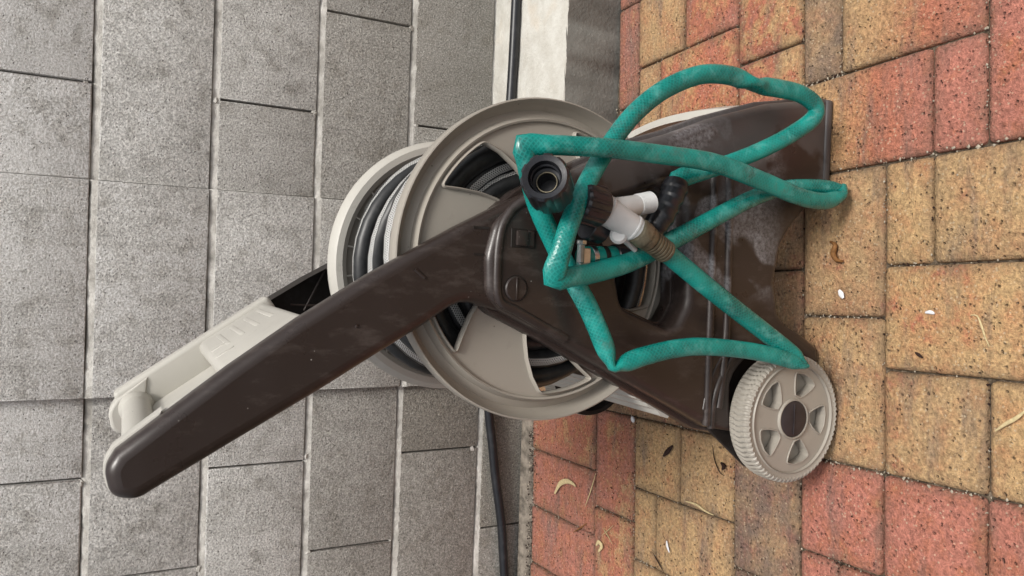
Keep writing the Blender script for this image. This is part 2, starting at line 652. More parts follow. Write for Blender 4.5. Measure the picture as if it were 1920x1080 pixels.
PHI = R(2.7)
M = dict(
    block=mat_block(), mortar=mat_mortar(), core=mat_core(), plinth=mat_plinth(), paver=mat_paver(), soil=mat_soil(),
    brown=mat_brown(), brown_arm=mat_brown('brown_plastic_arm', False), beige=mat_beige(), pale=mat_beige('pale_grey_plastic', (0.49, 0.475, 0.43), 0.45),
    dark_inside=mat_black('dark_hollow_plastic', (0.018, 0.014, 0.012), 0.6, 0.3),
    black=mat_black('black_plastic', (0.015, 0.016, 0.020), 0.33), tape=mat_black('black_tape', (0.013, 0.014, 0.017), 0.28), pipe=mat_black('black_poly_pipe', (0.010, 0.011, 0.014), 0.38),
    coil=mat_coil(), teal=mat_teal(),
    white=mat_plain('white_plastic', (0.58, 0.59, 0.585), 0.38, 0.5, 0, 0.15, 30),
    brass=mat_plain('aged_brass', (0.20, 0.175, 0.12), 0.5, 0.5, 0.6, 0.55, 90),
    steel=mat_plain('clamp_steel', (0.62, 0.62, 0.62), 0.28, 0.5, 1.0, 0.2, 120),
    cap=mat_plain('dark_hub_cap', (0.040, 0.033, 0.036), 0.45, 0.4, 0, 0.35, 50),
    straw=mat_plain('dry_straw', (0.62, 0.50, 0.28), 0.8, 0.2, 0, 0.35, 200),
    bark=mat_plain('dark_bark', (0.035, 0.018, 0.014), 0.8, 0.2, 0, 0.5, 200),
    dead=mat_plain('dead_brown_leaf', (0.26, 0.12, 0.04), 0.7, 0.2, 0, 0.6, 150),
    chip=mat_plain('white_chip', (0.80, 0.80, 0.82), 0.7, 0.2, 0, 0.15, 100),
    fillet=mat_plain('dirty_mortar', (0.26, 0.225, 0.185), 0.95, 0.2, 0, 0.75, 55),
    grit=mat_plain('pale_grit', (0.48, 0.42, 0.33), 0.9, 0.1, 0, 0.4, 400),
)

# ------------------------------------------------------------------ ground
g = mesh_py([(-40, -40, -0.0085), (40, -40, -0.0085), (40, 0.6, -0.0085), (-40, 0.6, -0.0085)], [(0, 1, 2, 3)])
tag(obj('ground', g, M['soil'], None, None), kind='structure')

# paving: tiles of three modules, each a strip of two stretchers and three columns of cut lengths
PHI = R(2.7)
pave = empty('paving', (0, 0, 0))
pave.rotation_euler = (0, 0, PHI)
tag(pave, kind='structure')
MS, MT = 0.1335, 0.1308
GAP = 0.0026
paver_mesh = {}


def make_paver(sx, sy):
    key = (round(sx, 3), round(sy, 3))
    if key not in paver_mesh:
        a, b = sx / 2 - GAP / 2, sy / 2 - GAP / 2
        bm = bmesh.new()
        me0 = box(-a, a, -b, b, -0.05, 0.0)
        bm.from_mesh(me0)
        vert_e = [e for e in bm.edges if abs(e.verts[0].co.z - e.verts[1].co.z) > 0.01]
        bmesh.ops.bevel(bm, geom=vert_e, offset=0.006, segments=2, affect='EDGES', profile=0.5)
        tops = [e for e in bm.edges if e.verts[0].co.z > -0.001 and e.verts[1].co.z > -0.001]
        bmesh.ops.bevel(bm, geom=tops, offset=0.0055, segments=2, affect='EDGES', profile=0.6)
        me = bpy.data.meshes.new('paver')
        bm.to_mesh(me)
        bm.free()
        finish(me, 60)
        me.materials.append(M['paver'])
        paver_mesh[key] = me
    return paver_mesh[key]


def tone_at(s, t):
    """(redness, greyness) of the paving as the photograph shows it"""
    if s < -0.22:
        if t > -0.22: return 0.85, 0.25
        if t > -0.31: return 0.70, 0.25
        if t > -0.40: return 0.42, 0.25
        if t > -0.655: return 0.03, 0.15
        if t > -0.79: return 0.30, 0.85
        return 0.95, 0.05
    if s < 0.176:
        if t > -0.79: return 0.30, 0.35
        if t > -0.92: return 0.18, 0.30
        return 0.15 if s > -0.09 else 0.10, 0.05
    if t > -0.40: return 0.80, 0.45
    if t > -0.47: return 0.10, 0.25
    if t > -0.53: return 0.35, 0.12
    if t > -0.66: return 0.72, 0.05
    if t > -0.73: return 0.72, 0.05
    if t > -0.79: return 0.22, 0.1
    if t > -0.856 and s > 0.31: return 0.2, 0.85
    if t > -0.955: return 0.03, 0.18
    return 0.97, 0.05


n_pav = 0


def add_paver(s0, s1, t0, t1, wall=-9.0):
    """one paver between s0..s1 across and t0..t1 away from the wall (t negative towards the camera)"""
    global n_pav
    sc_, tc_ = (s0 + s1) / 2, (t0 + t1) / 2
    sx, sy = abs(s1 - s0), abs(t1 - t0)
    if sx < 0.02 or sy < 0.02:
        return
    o = bpy.data.objects.new('paver', make_paver(sx, sy))
    hz = 0.0016 if sc_ < -0.226 or sc_ > 0.176 else 0.0
    o.location = (sc_, tc_, random.uniform(-0.0016, 0.0012) - 0.001)
    o.rotation_euler = (random.uniform(-0.010, 0.010), random.uniform(-0.010, 0.010), random.uniform(-0.006, 0.006))
    near, far = min(t0, t1), max(t0, t1)
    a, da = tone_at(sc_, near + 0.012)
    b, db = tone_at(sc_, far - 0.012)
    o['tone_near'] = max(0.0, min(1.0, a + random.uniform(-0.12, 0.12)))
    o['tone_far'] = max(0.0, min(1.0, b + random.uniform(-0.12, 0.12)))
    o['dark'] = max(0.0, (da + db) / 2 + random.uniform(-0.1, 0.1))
    o['half_len'] = sy / 2
    o['half_wid'] = sx / 2
    link(o, pave)
    n_pav += 1


def tile(s0, t0, order):
    """strip of stretchers nearest the wall, then three columns; t0 = wall-side edge, s grows to the right"""
    W3, D3 = 3 * MS, 3 * MT
    out = [(s0, s0 + 1.5 * MS, t0, t0 - MT), (s0 + 1.5 * MS, s0 + W3, t0, t0 - MT)]
    for i, kind in enumerate(order):
        a, b = s0 + i * MS, s0 + (i + 1) * MS
        t1 = t0 - MT
        cut = {'m': 1.0, 'h': 0.5, 'l': 1.5}[kind]
        out.append((a, b, t1, t1 - cut * MT))
        out.append((a, b, t1 - cut * MT, t0 - D3))
    return out


PL_T = -0.332        # where the footing's face stands, right of the reel
PL_S = 0.13
cells = []
for ci, (s0, toff, order) in enumerate(((-1.027, -0.398, 'mlh'), (-0.6265, -0.266, 'lhm'), (-0.226, -0.398, 'mlh'), (0.1745, -0.266, 'lhm'), (0.575, -0.398, 'mlh'))):
    for k in range(-1, 4):
        cells += tile(s0, toff - k * 3 * MT, order)
# soldier course along the wall
s = -1.15
while s < 0.10:
    cells.append((s, s + 0.1325, 0.0, -0.266))
    s += 0.1325
for (a, b, t0, t1) in cells:
    soldier = abs(t0) < 1e-6 and abs(t1 + 0.266) < 1e-6
    lim = -0.266 if b <= PL_S + 0.05 else PL_T
    if not soldier:
        if t1 >= lim - 0.015 or t0 < -1.60:
            continue
        t0 = min(t0, lim)
    add_paver(a, b, t0, t1)

# ------------------------------------------------------------------ wall of concrete blocks with a shallow pier
wall = empty('block_wall', (0, 0.02, 0))
tag(wall, 'grey concrete block wall with pale mortar beds and a shallow pier', 'wall')
BEDS = [-0.081, 0.119, 0.319, 0.518, 0.719, 0.921, 1.123, 1.325, 1.527]
JH = 0.0140          # bed joint height
Y_PIER, Y_R, Y_L = 0.0, 0.011, 0.020


def block_mesh(x0, x1, z0, z1, y):
    me = box(x0, x1, y, y + 0.09, z0, z1)
    bm = bmesh.new()
    bm.from_mesh(me)
    ed = [e for e in bm.edges if e.verts[0].co.y < y + 0.01 and e.verts[1].co.y < y + 0.01]
    bmesh.ops.bevel(bm, geom=ed, offset=0.0028, segments=2, affect='EDGES', profile=0.55)
    for v in bm.verts:
        v.co.z += random.uniform(-0.0006, 0.0006)
    me2 = bpy.data.meshes.new('block')
    bm.to_mesh(me2)
    bm.free()
    return me2


sections = [
    (Y_L, lambda c: [-1.35, -1.15, -0.75, -0.350, -0.200] if c % 2 == 0 else [-1.35, -0.945, -0.5435, -0.200], (-1.35, -0.200)),
    (Y_PIER, lambda c: [-0.199, 0.1985], (-0.199, 0.1985)),
    (Y_R, lambda c: [0.1995, 0.3755, 0.776, 1.176, 1.35] if c % 2 == 0 else [0.1995, 0.587, 0.987, 1.35], (0.1995, 1.35)),
]
bed_rng = random.Random(3)
for c in range(len(BEDS) - 1):
    z0, z1 = BEDS[c] + JH / 2, BEDS[c + 1] - JH / 2
    for yp, joints, (xa, xb) in sections:
        J = joints((c + 1) % 2)
        for x0, x1 in zip(J[:-1], J[1:]):
            g0 = 0.002 if x0 > xa + 0.001 else 0.0002
            g1 = 0.002 if x1 < xb - 0.001 else 0.0002
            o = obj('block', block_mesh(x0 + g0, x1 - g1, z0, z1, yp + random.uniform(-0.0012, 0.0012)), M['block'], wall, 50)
            low = {0: 0.80, 1: 0.76, 2: 0.62, 3: 0.38, 4: 0.16}.get(c, 0.0)     # lower courses darker: shade near the ground painted in, plus damp browning
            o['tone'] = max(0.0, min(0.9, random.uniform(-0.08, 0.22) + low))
for c in range(1, len(BEDS) - 1):
    for yp, joints, (xa, xb) in sections:
        zc = BEDS[c]
        n = int((xb - xa) / 0.011)
        rows = [(-0.60, 0.012), (-0.58, 0.0014), (-0.42, 0.0016), (-0.20, 0.0026), (0.10, 0.0030), (0.32, 0.0046), (0.43, 0.0095), (0.5, 0.013)]
        V, Fc = [], []
        w0 = bed_rng.uniform(0, 9)
        for i in range(n + 1):
            x = xa + (xb - xa) * i / n
            wz = 0.0011 * math.sin(x * 23 + w0 + c) + bed_rng.uniform(-0.0013, 0.0013)
            wy = bed_rng.uniform(-0.0012, 0.0010)
            for (fz, dy) in rows:
                V.append((x, yp + dy + (wy if dy < 0.01 else 0), zc + fz * (JH + 0.0016) + (wz if abs(fz) < 0.45 else wz * 0.5)))
        k = len(rows)
        for i in range(n):
            for j in range(k - 1):
                Fc.append((i * k + j, (i + 1) * k + j, (i + 1) * k + j + 1, i * k + j + 1))
        obj('mortar_bed', mesh_py(V, Fc), M['mortar'], wall, 70)
core = join(box(-1.35, -0.2005, Y_L + 0.014, 0.19, -0.08, 1.52), box(-0.198, 0.198, Y_PIER + 0.014, 0.188, -0.081, 1.521), box(0.2005, 1.35, Y_R + 0.014, 0.189, -0.082, 1.519))
obj('joint_fill', core, M['core'], wall, None)
# mortar smears squeezed out at a few joints
for (u, v, y) in ((160, 158, Y_R), (404, 188, Y_R), (590, 210, Y_R), (771, 53, Y_R), (780, 237, Y_R), (151, 907, Y_L), (573, 856, Y_L), (578, 1035, Y_L), (732, 1010, Y_L), (886, 842, Y_L), (372, 1068, Y_L)):
    p = AT(u, v, y)
    bm = bmesh.new()
    bmesh.ops.create_icosphere(bm, subdivisions=2, radius=0.0050, matrix=Matrix.Translation(p + Vector((0, 0.003, 0))) @ Matrix.Diagonal((1.3, 0.6, 0.9, 1)))
    for vv in bm.verts:
        vv.co += Vector((random.uniform(-1, 1), random.uniform(-.6, .6), random.uniform(-1, 1))) * 0.0022
    me = bpy.data.meshes.new('m')
    bm.to_mesh(me)
    bm.free()
    obj('mortar_dab', me, M['mortar'], wall, 60)

# ------------------------------------------------------------------ footing and mortar fillet
pl = box(0.115, 1.35, -0.302, 0.06, -0.06, 0.121, 0.004, 2)
bm = bmesh.new()
bm.from_mesh(pl)
bmesh.ops.subdivide_edges(bm, edges=[e for e in bm.edges if e.calc_length() > 0.5], cuts=60)
for v in bm.verts:
    if v.co.y < -0.29:
        v.co.y += random.uniform(-0.0016, 0.0016) + (v.co.x - 0.5) * -0.012
    if v.co.z > 0.11:
        v.co.z += random.uniform(-0.0012, 0.0012)
bm.to_mesh(pl)
bm.free()
tag(obj('footing', pl, M['plinth'], None, 40), 'low concrete footing with pale top and dark face under the wall', 'footing')
V, Fc = [], []
n = 90
for i in range(n + 1):
    x = -1.3 + 1.40 * i / n
    j = random.uniform(-0.004, 0.004)
    t = x * math.tan(PHI)
    for (dy, dz) in ((0.02, 0.012), (0.004 + j, 0.010 + j * 0.4), (-0.006 + j, 0.005 + j * 0.3), (-0.012 + j * 1.4, -0.012)):
        V.append((x, dy + 0.0 + t * 0.35, dz))
for i in range(n):
    for j in range(3):
        Fc.append((i * 4 + j, i * 4 + j + 1, (i + 1) * 4 + j + 1, (i + 1) * 4 + j))
tag(obj('mortar_fillet', mesh_py(V, Fc), M['fillet'], None, 70), 'rough mortar fillet filling the gap between wall foot and red pavers', 'mortar strip')

# ------------------------------------------------------------------ black pipe along the wall
pp = [(1.30, -0.115, 0.133), (0.95, -0.112, 0.133), (0.648, -0.109, 0.133), (0.437, -0.101, 0.133), (0.25, -0.085, 0.135), (0.08, -0.045, 0.137), (-0.10, -0.008, 0.128), (-0.264, 0.006, 0.106),
      (-0.34, 0.006, 0.094), (-0.42, 0.007, 0.082), (-0.53, 0.007, 0.062), (-0.64, 0.007, 0.050), (-0.80, 0.007, 0.035), (-1.0, 0.004, 0.026), (-1.25, 0.0, 0.022)]
pp = [Vector(p) for p in pp]
tag(obj('water_pipe', tube(catmull(pp, 0.02), 0.0105, 16), M['pipe'], None, 60), 'thin black pipe running along the foot of the wall', 'pipe')

# ------------------------------------------------------------------ hose reel cart
cart = empty('hose_reel_cart', (0.075, -0.63, 0.0))
tag(cart, 'brown and beige plastic hose reel cart with spoked drum and wheels', 'hose reel cart')
YF = -0.829          # front of the near panel
YB = -0.365          # outside of the far panel
WC = Vector((-0.120, 0, 0.085))     # wheel centre
DC = Vector((0.074, 0, 0.423))      # drum centre


def arc(cx, cz, r, a0, a1, n):
    return [(cx + r * math.cos(R(a0 + (a1 - a0) * i / n)), cz + r * math.sin(R(a0 + (a1 - a0) * i / n))) for i in range(n + 1)]


edge_r = XZ([(1500, 188), (1446, 192), (1350, 217), (1270, 246), (1187, 268), (1090, 313, .03), (992, 362, .03), (930, 415, .03), (913, 480, .05), (914, 556, .03), (945, 583, .02), (1000, 612), (1140, 693), (1330, 803), (1381, 812, .012)], YF)
arch_w = [(WC.x + r * math.cos(R(a)), WC.z + r * math.sin(R(a))) for a, r in [(104, .070), (92, .072), (80, .077), (70, .083), (61, .0895)] + [(t, .0922) for t in range(52, -62, -8)]]
mid = XZ([(1549, 682), (1535, 652), (1510, 630), (1478, 610), (1462, 588), (1455, 530), (1466, 462), (1488, 422), (1518, 388)], YF)
outline = [(0.317, 0.0, .004)] + [(0.317, 0.03)] + edge_r + [(p[0], max(p[1], 0.001)) for p in arch_w] + [(x, max(z, 0.0005), .012) for x, z in mid] + [(0.188, 0.010, .01), (0.205, 0.0)]
outline = fillet(outline)
window = fillet(XZ([(1112, 388, .02), (1258, 340, .02), (1284, 385, .03), (1291, 470), (1290, 570, .03), (1264, 622, .02), (1168, 577, .02), (1158, 520, .03)], YF))
panel = plate(outline, [window], YF, 0.046, 0.010, 4)
lip = plate(outline, [window], YF + 0.028, 0.020, 0.002, 1, grow=0.006)
near_panel = obj('side_panel', join(panel, lip), M['brown'], cart, 40)
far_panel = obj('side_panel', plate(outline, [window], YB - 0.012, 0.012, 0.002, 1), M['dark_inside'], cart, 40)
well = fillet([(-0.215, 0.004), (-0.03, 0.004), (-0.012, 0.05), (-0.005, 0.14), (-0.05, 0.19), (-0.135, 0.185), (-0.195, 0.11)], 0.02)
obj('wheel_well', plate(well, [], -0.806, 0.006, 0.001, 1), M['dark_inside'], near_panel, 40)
# moulded beads across the foot of the near panel
for (pts) in (((1338, 322), (1336, 450), (1330, 620), (1324, 797)), ((1366, 318), (1365, 450), (1361, 620), (1350, 740), (1346, 765))):
    path = [AT(u, v, YF + 0.001) for u, v in pts]
    obj('bead', tube(catmull(path, 0.01), 0.0056, 12), M['brown'], near_panel, 60)
path = [Vector((WC.x + 0.112 * math.cos(R(a)), YF + 0.001, WC.z + 0.112 * math.sin(R(a)))) for a in range(96, 40, -6)]
obj('bead', tube(path, 0.0048, 10), M['brown'], near_panel, 60)
path = [Vector((WC.x + 0.126 * math.cos(R(a)), YF + 0.001, WC.z + 0.126 * math.sin(R(a)))) for a in range(84, 40, -6)]
obj('bead', tube(path, 0.003, 10), M['brown'], near_panel, 60)
a, b = AT(1552, 182, YF), AT(1552, 345, YF)
obj('bead', box(min(a.x, b.x) + .004, 0.3135, YF - 0.0025, YF + 0.006, 0.001, 0.013, 0.002), M['brown'], near_panel, 60)
# raised socket rim where the arm enters
rim = [AT(u, v, YF + 0.003) for u, v in ((1010, 366), (984, 378), (962, 392), (943, 421), (935, 457), (932, 495), (932, 550), (941, 569), (962, 578), (1000, 600), (1060, 634))]
obj('socket_rim', tube(catmull(rim, 0.006), 0.0058, 10), M['brown'], near_panel, 60)
# latch and pivot plug
q = AT(982, 447, YF)
obj('latch_recess', box(q.x - 0.0105, q.x + 0.0105, YF - 0.0012, YF + 0.004, q.z - 0.014, q.z + 0.016, 0.0005), M['dark_inside'], near_panel, None)
obj('latch', join(box(q.x - 0.0085, q.x + 0.0085, YF - 0.0042, YF + 0.004, q.z - 0.004, q.z + 0.010, 0.0015, 2),
                  box(q.x - 0.0085, q.x + 0.0085, YF - 0.0020, YF + 0.004, q.z - 0.0125, q.z - 0.0045, 0.0008)), M['brown'], near_panel, 40)
q = AT(967, 541, YF)
obj('pivot_plug', join(lathe([(0, 0), (0.0120, 0), (0.0134, 0.0012), (0.0134, 0.006)], q + Vector((0, -0.0024, 0)), q + Vector((0, 0.01, 0)), 32),
                       box(q.x - 0.0125, q.x + 0.0125, q.y - 0.0036, q.y, q.z - 0.0009, q.z + 0.0009, 0.0003)), M['brown'], near_panel, 40)
obj('plug_groove', lathe([(0.0134, 0.0), (0.0150, 0.0)], q + Vector((0, -0.0004, 0)), q + Vector((0, 0.01, 0)), 32), M['dark_inside'], near_panel, 40)

# arms
top_e = [(215, 851), (300, 787), (430, 690), (560, 600), (700, 513), (860, 425), (960, 375), (1060, 330)]
bot_e = [(1060, 600), (935, 583), (890, 568), (868, 568), (845, 578), (800, 610), (700, 672), (600, 735), (450, 825), (290, 922)]
YA = YF + 0.009
arm = XZ(top_e, YA) + XZ(bot_e, YA) + XZ([(258, 942), (206, 938), (194, 884)], YA)
arm = arm[:-3] + [(x, z, 0.022) for x, z in arm[-3:]]
arm = fillet(arm)
near_arm = obj('arm', plate(arm, [], YA, 0.034, 0.012, 4), M['brown_arm'], cart, 40)
for (u, v, du, dv, r) in ((787, 513, 9, 8, .0022), (668, 611, 0.6, 0.6, .0024)):
    path = [AT(u - du, v - dv, YA + .0006), AT(u, v, YA + .0004), AT(u + du, v + dv, YA + .0006)]
    obj('nib', tube(path, r, 8), M['brown_arm'], near_arm, 60)
for v in (427, 477):
    a, b = AT(888, v, YA), AT(916, v, YA)
    obj('slot', box(min(a.x, b.x) - .0008, max(a.x, b.x) + .0008, YA - 0.0006, YA + .002, b.z, a.z), M['dark_inside'], near_arm, None)
arm_far_o = [(x - 0.012, z - 0.010) for x, z in arm]
far_arm_shell = plate(arm_far_o, [], -0.425, 0.008, 0.001, 1)
rimv, rimf = [], []
for i, (x, z) in enumerate(arm_far_o):
    rimv += [(x, -0.470, z), (x, -0.420, z), (x * 1.0 + (0.012 - x) * 0.03, -0.470, z + (0.70 - z) * 0.012), (x + (0.012 - x) * 0.03, -0.420, z + (0.70 - z) * 0.012)]
n = len(arm_far_o)
for i in range(n):
    j = (i + 1) % n
    rimf += [(i * 4, j * 4, j * 4 + 1, i * 4 + 1), (i * 4 + 2, i * 4 + 3, j * 4 + 3, j * 4 + 2), (i * 4, i * 4 + 2, j * 4 + 2, j * 4)]
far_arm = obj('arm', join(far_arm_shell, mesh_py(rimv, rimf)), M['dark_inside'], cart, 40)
for (p0, p1) in (((612, 500), (570, 582)), ((545, 571), (600, 573))):
    obj('rib', tube([AT(*p0, -0.452), AT(*p1, -0.452)], 0.0016, 8), M['brown_arm'], far_arm, 60)

# beige grip frame between the arms
AX = Vector((-0.57, 0, 0.822)).normalized()      # along the arms, upwards
NX = Vector((0.822, 0, 0.57)).normalized()       # out of their upper side
E0 = Vector((0.008, 0, 0.703))                   # lower end of the tread plate at the arms' upper edge


def loc_box(a0, a1, y0, y1, n0, n1, bev=0.003, seg=2):
    me = box(a0, a1, y0, y1, n0, n1, bev, seg)
    mt = Matrix((AX, Vector((0, 1, 0)), NX)).transposed().to_4x4()
    mt.translation = E0
    me.transform(mt)
    me.flip_normals()
    return me


grip_frame = obj('grip_frame', join(
    loc_box(-0.004, 0.100, -0.785, -0.505, -0.032, -0.003, 0.010, 3),        # tread plate
    loc_box(-0.010, 0.212, -0.512, -0.482, -0.045, 0.002, 0.006, 3),         # far rail
    loc_box(0.0, 0.205, -0.788, -0.768, -0.045, -0.003, 0.004, 2),        # near rail
    loc_box(0.085, 0.205, -0.785, -0.500, -0.046, -0.036, 0.002, 1)), M['pale'], cart, 40)
arm_tip = fillet(XZ([(300, 787), (215, 851), (194, 884, .022), (206, 938, .022), (258, 942, .022), (290, 922)], YA))
obj('end_cap', plate(arm_tip, [], YA + 0.022, 0.022, 0.002, 1, grow=0.0022), M['pale'], grip_frame, 40)
obj('end_cap', plate([(x - 0.004, z + 0.002) for x, z in arm_tip], [], -0.515, 0.035, 0.004, 2), M['pale'], grip_frame, 40)
for i in range(4):
    y0 = -0.600 - 0.036 * (i % 2) - 0.0
    a0 = 0.012 + 0.019 * i
    obj('tread_groove', loc_box(a0, a0 + 0.006, -0.650, -0.545, -0.0046, -0.0025, 0.0008, 2), M['pale'], grip_frame, 60)
for i in range(2):
    obj('tread_groove', loc_box(0.070 + 0.0 * i, 0.092, -0.690 + 0.055 * i, -0.682 + 0.055 * i, -0.0046, -0.0024, 0.0008, 1), M['pale'], grip_frame, 40)
ga, gb = AT(243, 772, -0.505), AT(243, 868, -0.815)
ga = Vector((-0.128, -0.505, 0.850))
gb = Vector((-0.128, -0.790, 0.850))
prof = [(0, 0), (0.020, 0.0), (0.0205, 0.012), (0.0165, 0.022)]
L = (gb - ga).length
h = 0.024
while h < L - 0.02:
    prof += [(0.0158, h), (0.0166, h + 0.0016), (0.0166, h + 0.0036), (0.0158, h + 0.0052)]
    h += 0.0058
prof += [(0.017, L)]
obj('hand_grip', lathe(prof, ga, gb, 32), M['pale'], cart, 50)

# drum flanges
def win_poly(ang, r0=0.080, r1=0.1580, half=13.5):
    """leaf-shaped spoke window that trails backwards towards the hub"""
    def P(r, d, rad=0.0):
        c = ang - (0.158 - r) / 0.066 * 16.0
        return (r * math.cos(R(c + d)), r * math.sin(R(c + d)), rad)
    pts = [P(r1, -half + 2 * half * i / 6, 0.010 if i in (0, 6) else 0) for i in range(7)]
    pts += [P(0.139, half + 0.6), P(0.118, half + 0.4), P(0.098, half)]
    pts += [P(r0, half - 2 * half * i / 4, 0.008 if i in (0, 4) else 0) for i in range(5)]
    pts += [P(0.098, -half), P(0.118, -half - 0.4), P(0.139, -half - 0.6)]
    return fillet(pts, 0.0, 8)


def flange(y, front):
    """front=True shows the dished outer face to the camera, else the rounded inner face"""
    Rr = 0.189
    c = Vector((DC.x if front else 0.066, y, DC.z))
    ax = c + Vector((0, 1, 0))
    if front:
        ring = lathe([(0.1905, 0.000), (0.1897, -0.003), (0.1882, -0.0035), (0.1870, -0.001), (0.1855, 0.008), (0.178, 0.0155), (0.1695, 0.0105), (0.1665, 0.001), (0.1650, -0.002), (0.1628, -0.001), (0.1620, 0.006), (0.1610, 0.016), (0.165, 0.024), (0.186, 0.024), (0.1905, 0.016)], c, ax, 128, True)
    else:
        ring = lathe([(0.187, 0.020), (0.1895, 0.010), (0.188, 0.001), (0.181, -0.006), (0.172, -0.006), (0.165, 0.000), (0.1645, 0.006), (0.1640, 0.008), (0.1630, 0.010), (0.1630, 0.018), (0.170, 0.024)], c, ax, 128, True)
    disc_o = arc(0, 0, 0.1632, 0, 357.5, 143)
    wins = [win_poly(48 + 72 * k) for k in range(5)]
    dm = plate(disc_o, wins, 0.0, 0.006, 0.001, 1)
    dm.transform(Matrix.Translation(c + Vector((0, 0.003 if front else 0.010, 0))))
    part = obj('drum_flange', ring, M['beige'] if front else M['pale'], cart, 40)
    obj('spoke_disc', dm, M['beige'], part, 40)
    for w in wins:
        path = [Vector((c.x + x, c.y + (0.003 if front else 0.010), c.z + z)) for x, z in w]
        pl2 = []
        for i, p in enumerate(path):
            if not pl2 or (p - pl2[-1]).length > 0.0015:
                pl2.append(p)
        if (pl2[0] - pl2[-1]).length < 0.0015:
            pl2.pop()
        obj('window_lip', tube(pl2, 0.0024, 8, ref=Vector((0, 1, 0)), closed=True, sec=lambda i: (0.8, 2.6)), M['beige'] if front else M['pale'], part, 60)
    return part


ff = flange(-0.787, True)
bf = flange(-0.500, False)
for k in range(24):
    a = R(7.5 + 15 * k)
    p0 = Vector((0.066 + 0.150 * math.cos(a), -0.4955, DC.z + 0.150 * math.sin(a)))
    p1 = Vector((0.066 + 0.165 * math.cos(a), -0.4985, DC.z + 0.165 * math.sin(a)))
    obj('rib', tube([p0, p1], 0.0014, 6), M['pale'], bf, 60)
obj('drum_core', lathe([(0.075, 0.0), (0.075, 0.28)], (DC.x, -0.782, DC.z), (DC.x, -0.5, DC.z), 48), M['beige'], cart, 40)
obj('axle', rod((DC.x, -0.83, DC.z), (DC.x, -0.42, DC.z), 0.02), M['dark_inside'], cart)

# base boards between the panels
def board_front():
    V, Fc = [], []
    n = 30
    prof = [(0.000, 0.000), (0.004, 0.012), (0.001, 0.016), (0.004, 0.020), (0.006, 0.032), (0.003, 0.036), (0.005, 0.040), (0.002, 0.056), (-0.010, 0.058), (-0.014, 0.0)]
    for i in range(n + 1):
        t = i / n
        y = -0.790 + 0.415 * t
        bow = 0.020 * math.sin(math.pi * min(1, t * 1.02)) 
        for dx, dz in prof:
            V.append((0.308 + bow + dx - 0.12 * dz, y, 0.010 + dz + 0.02 * math.sin(math.pi * t)))
    k = len(prof)
    for i in range(n):
        for j in range(k):
            Fc.append((i * k + j, (i + 1) * k + j, (i + 1) * k + (j + 1) % k, i * k + (j + 1) % k))
    return mesh_py(V, Fc)


obj('base_board', board_front(), M['pale'], cart, 40)
V, Fc = [], []
prof = [(-0.112, 0.240), (-0.108, 0.252), (-0.101, 0.258), (-0.096, 0.272), (-0.089, 0.278), (-0.084, 0.292), (-0.077, 0.298), (-0.072, 0.312), (-0.066, 0.318), (-0.058, 0.300), (-0.100, 0.232)]
for y in (-0.79, -0.375):
    V += [(x - 0.012, y, z - 0.004) for x, z in prof]
k = len(prof)
for j in range(k):
    Fc.append((j, k + j, k + (j + 1) % k, (j + 1) % k))
Fc += [tuple(range(k))[::-1], tuple(range(k, 2 * k))]
obj('cross_board', mesh_py(V, Fc), M['pale'], cart, 25)
obj('wheel_axle', rod((WC.x, -0.83, WC.z), (WC.x, -0.345, WC.z), 0.006), M['steel'], cart)


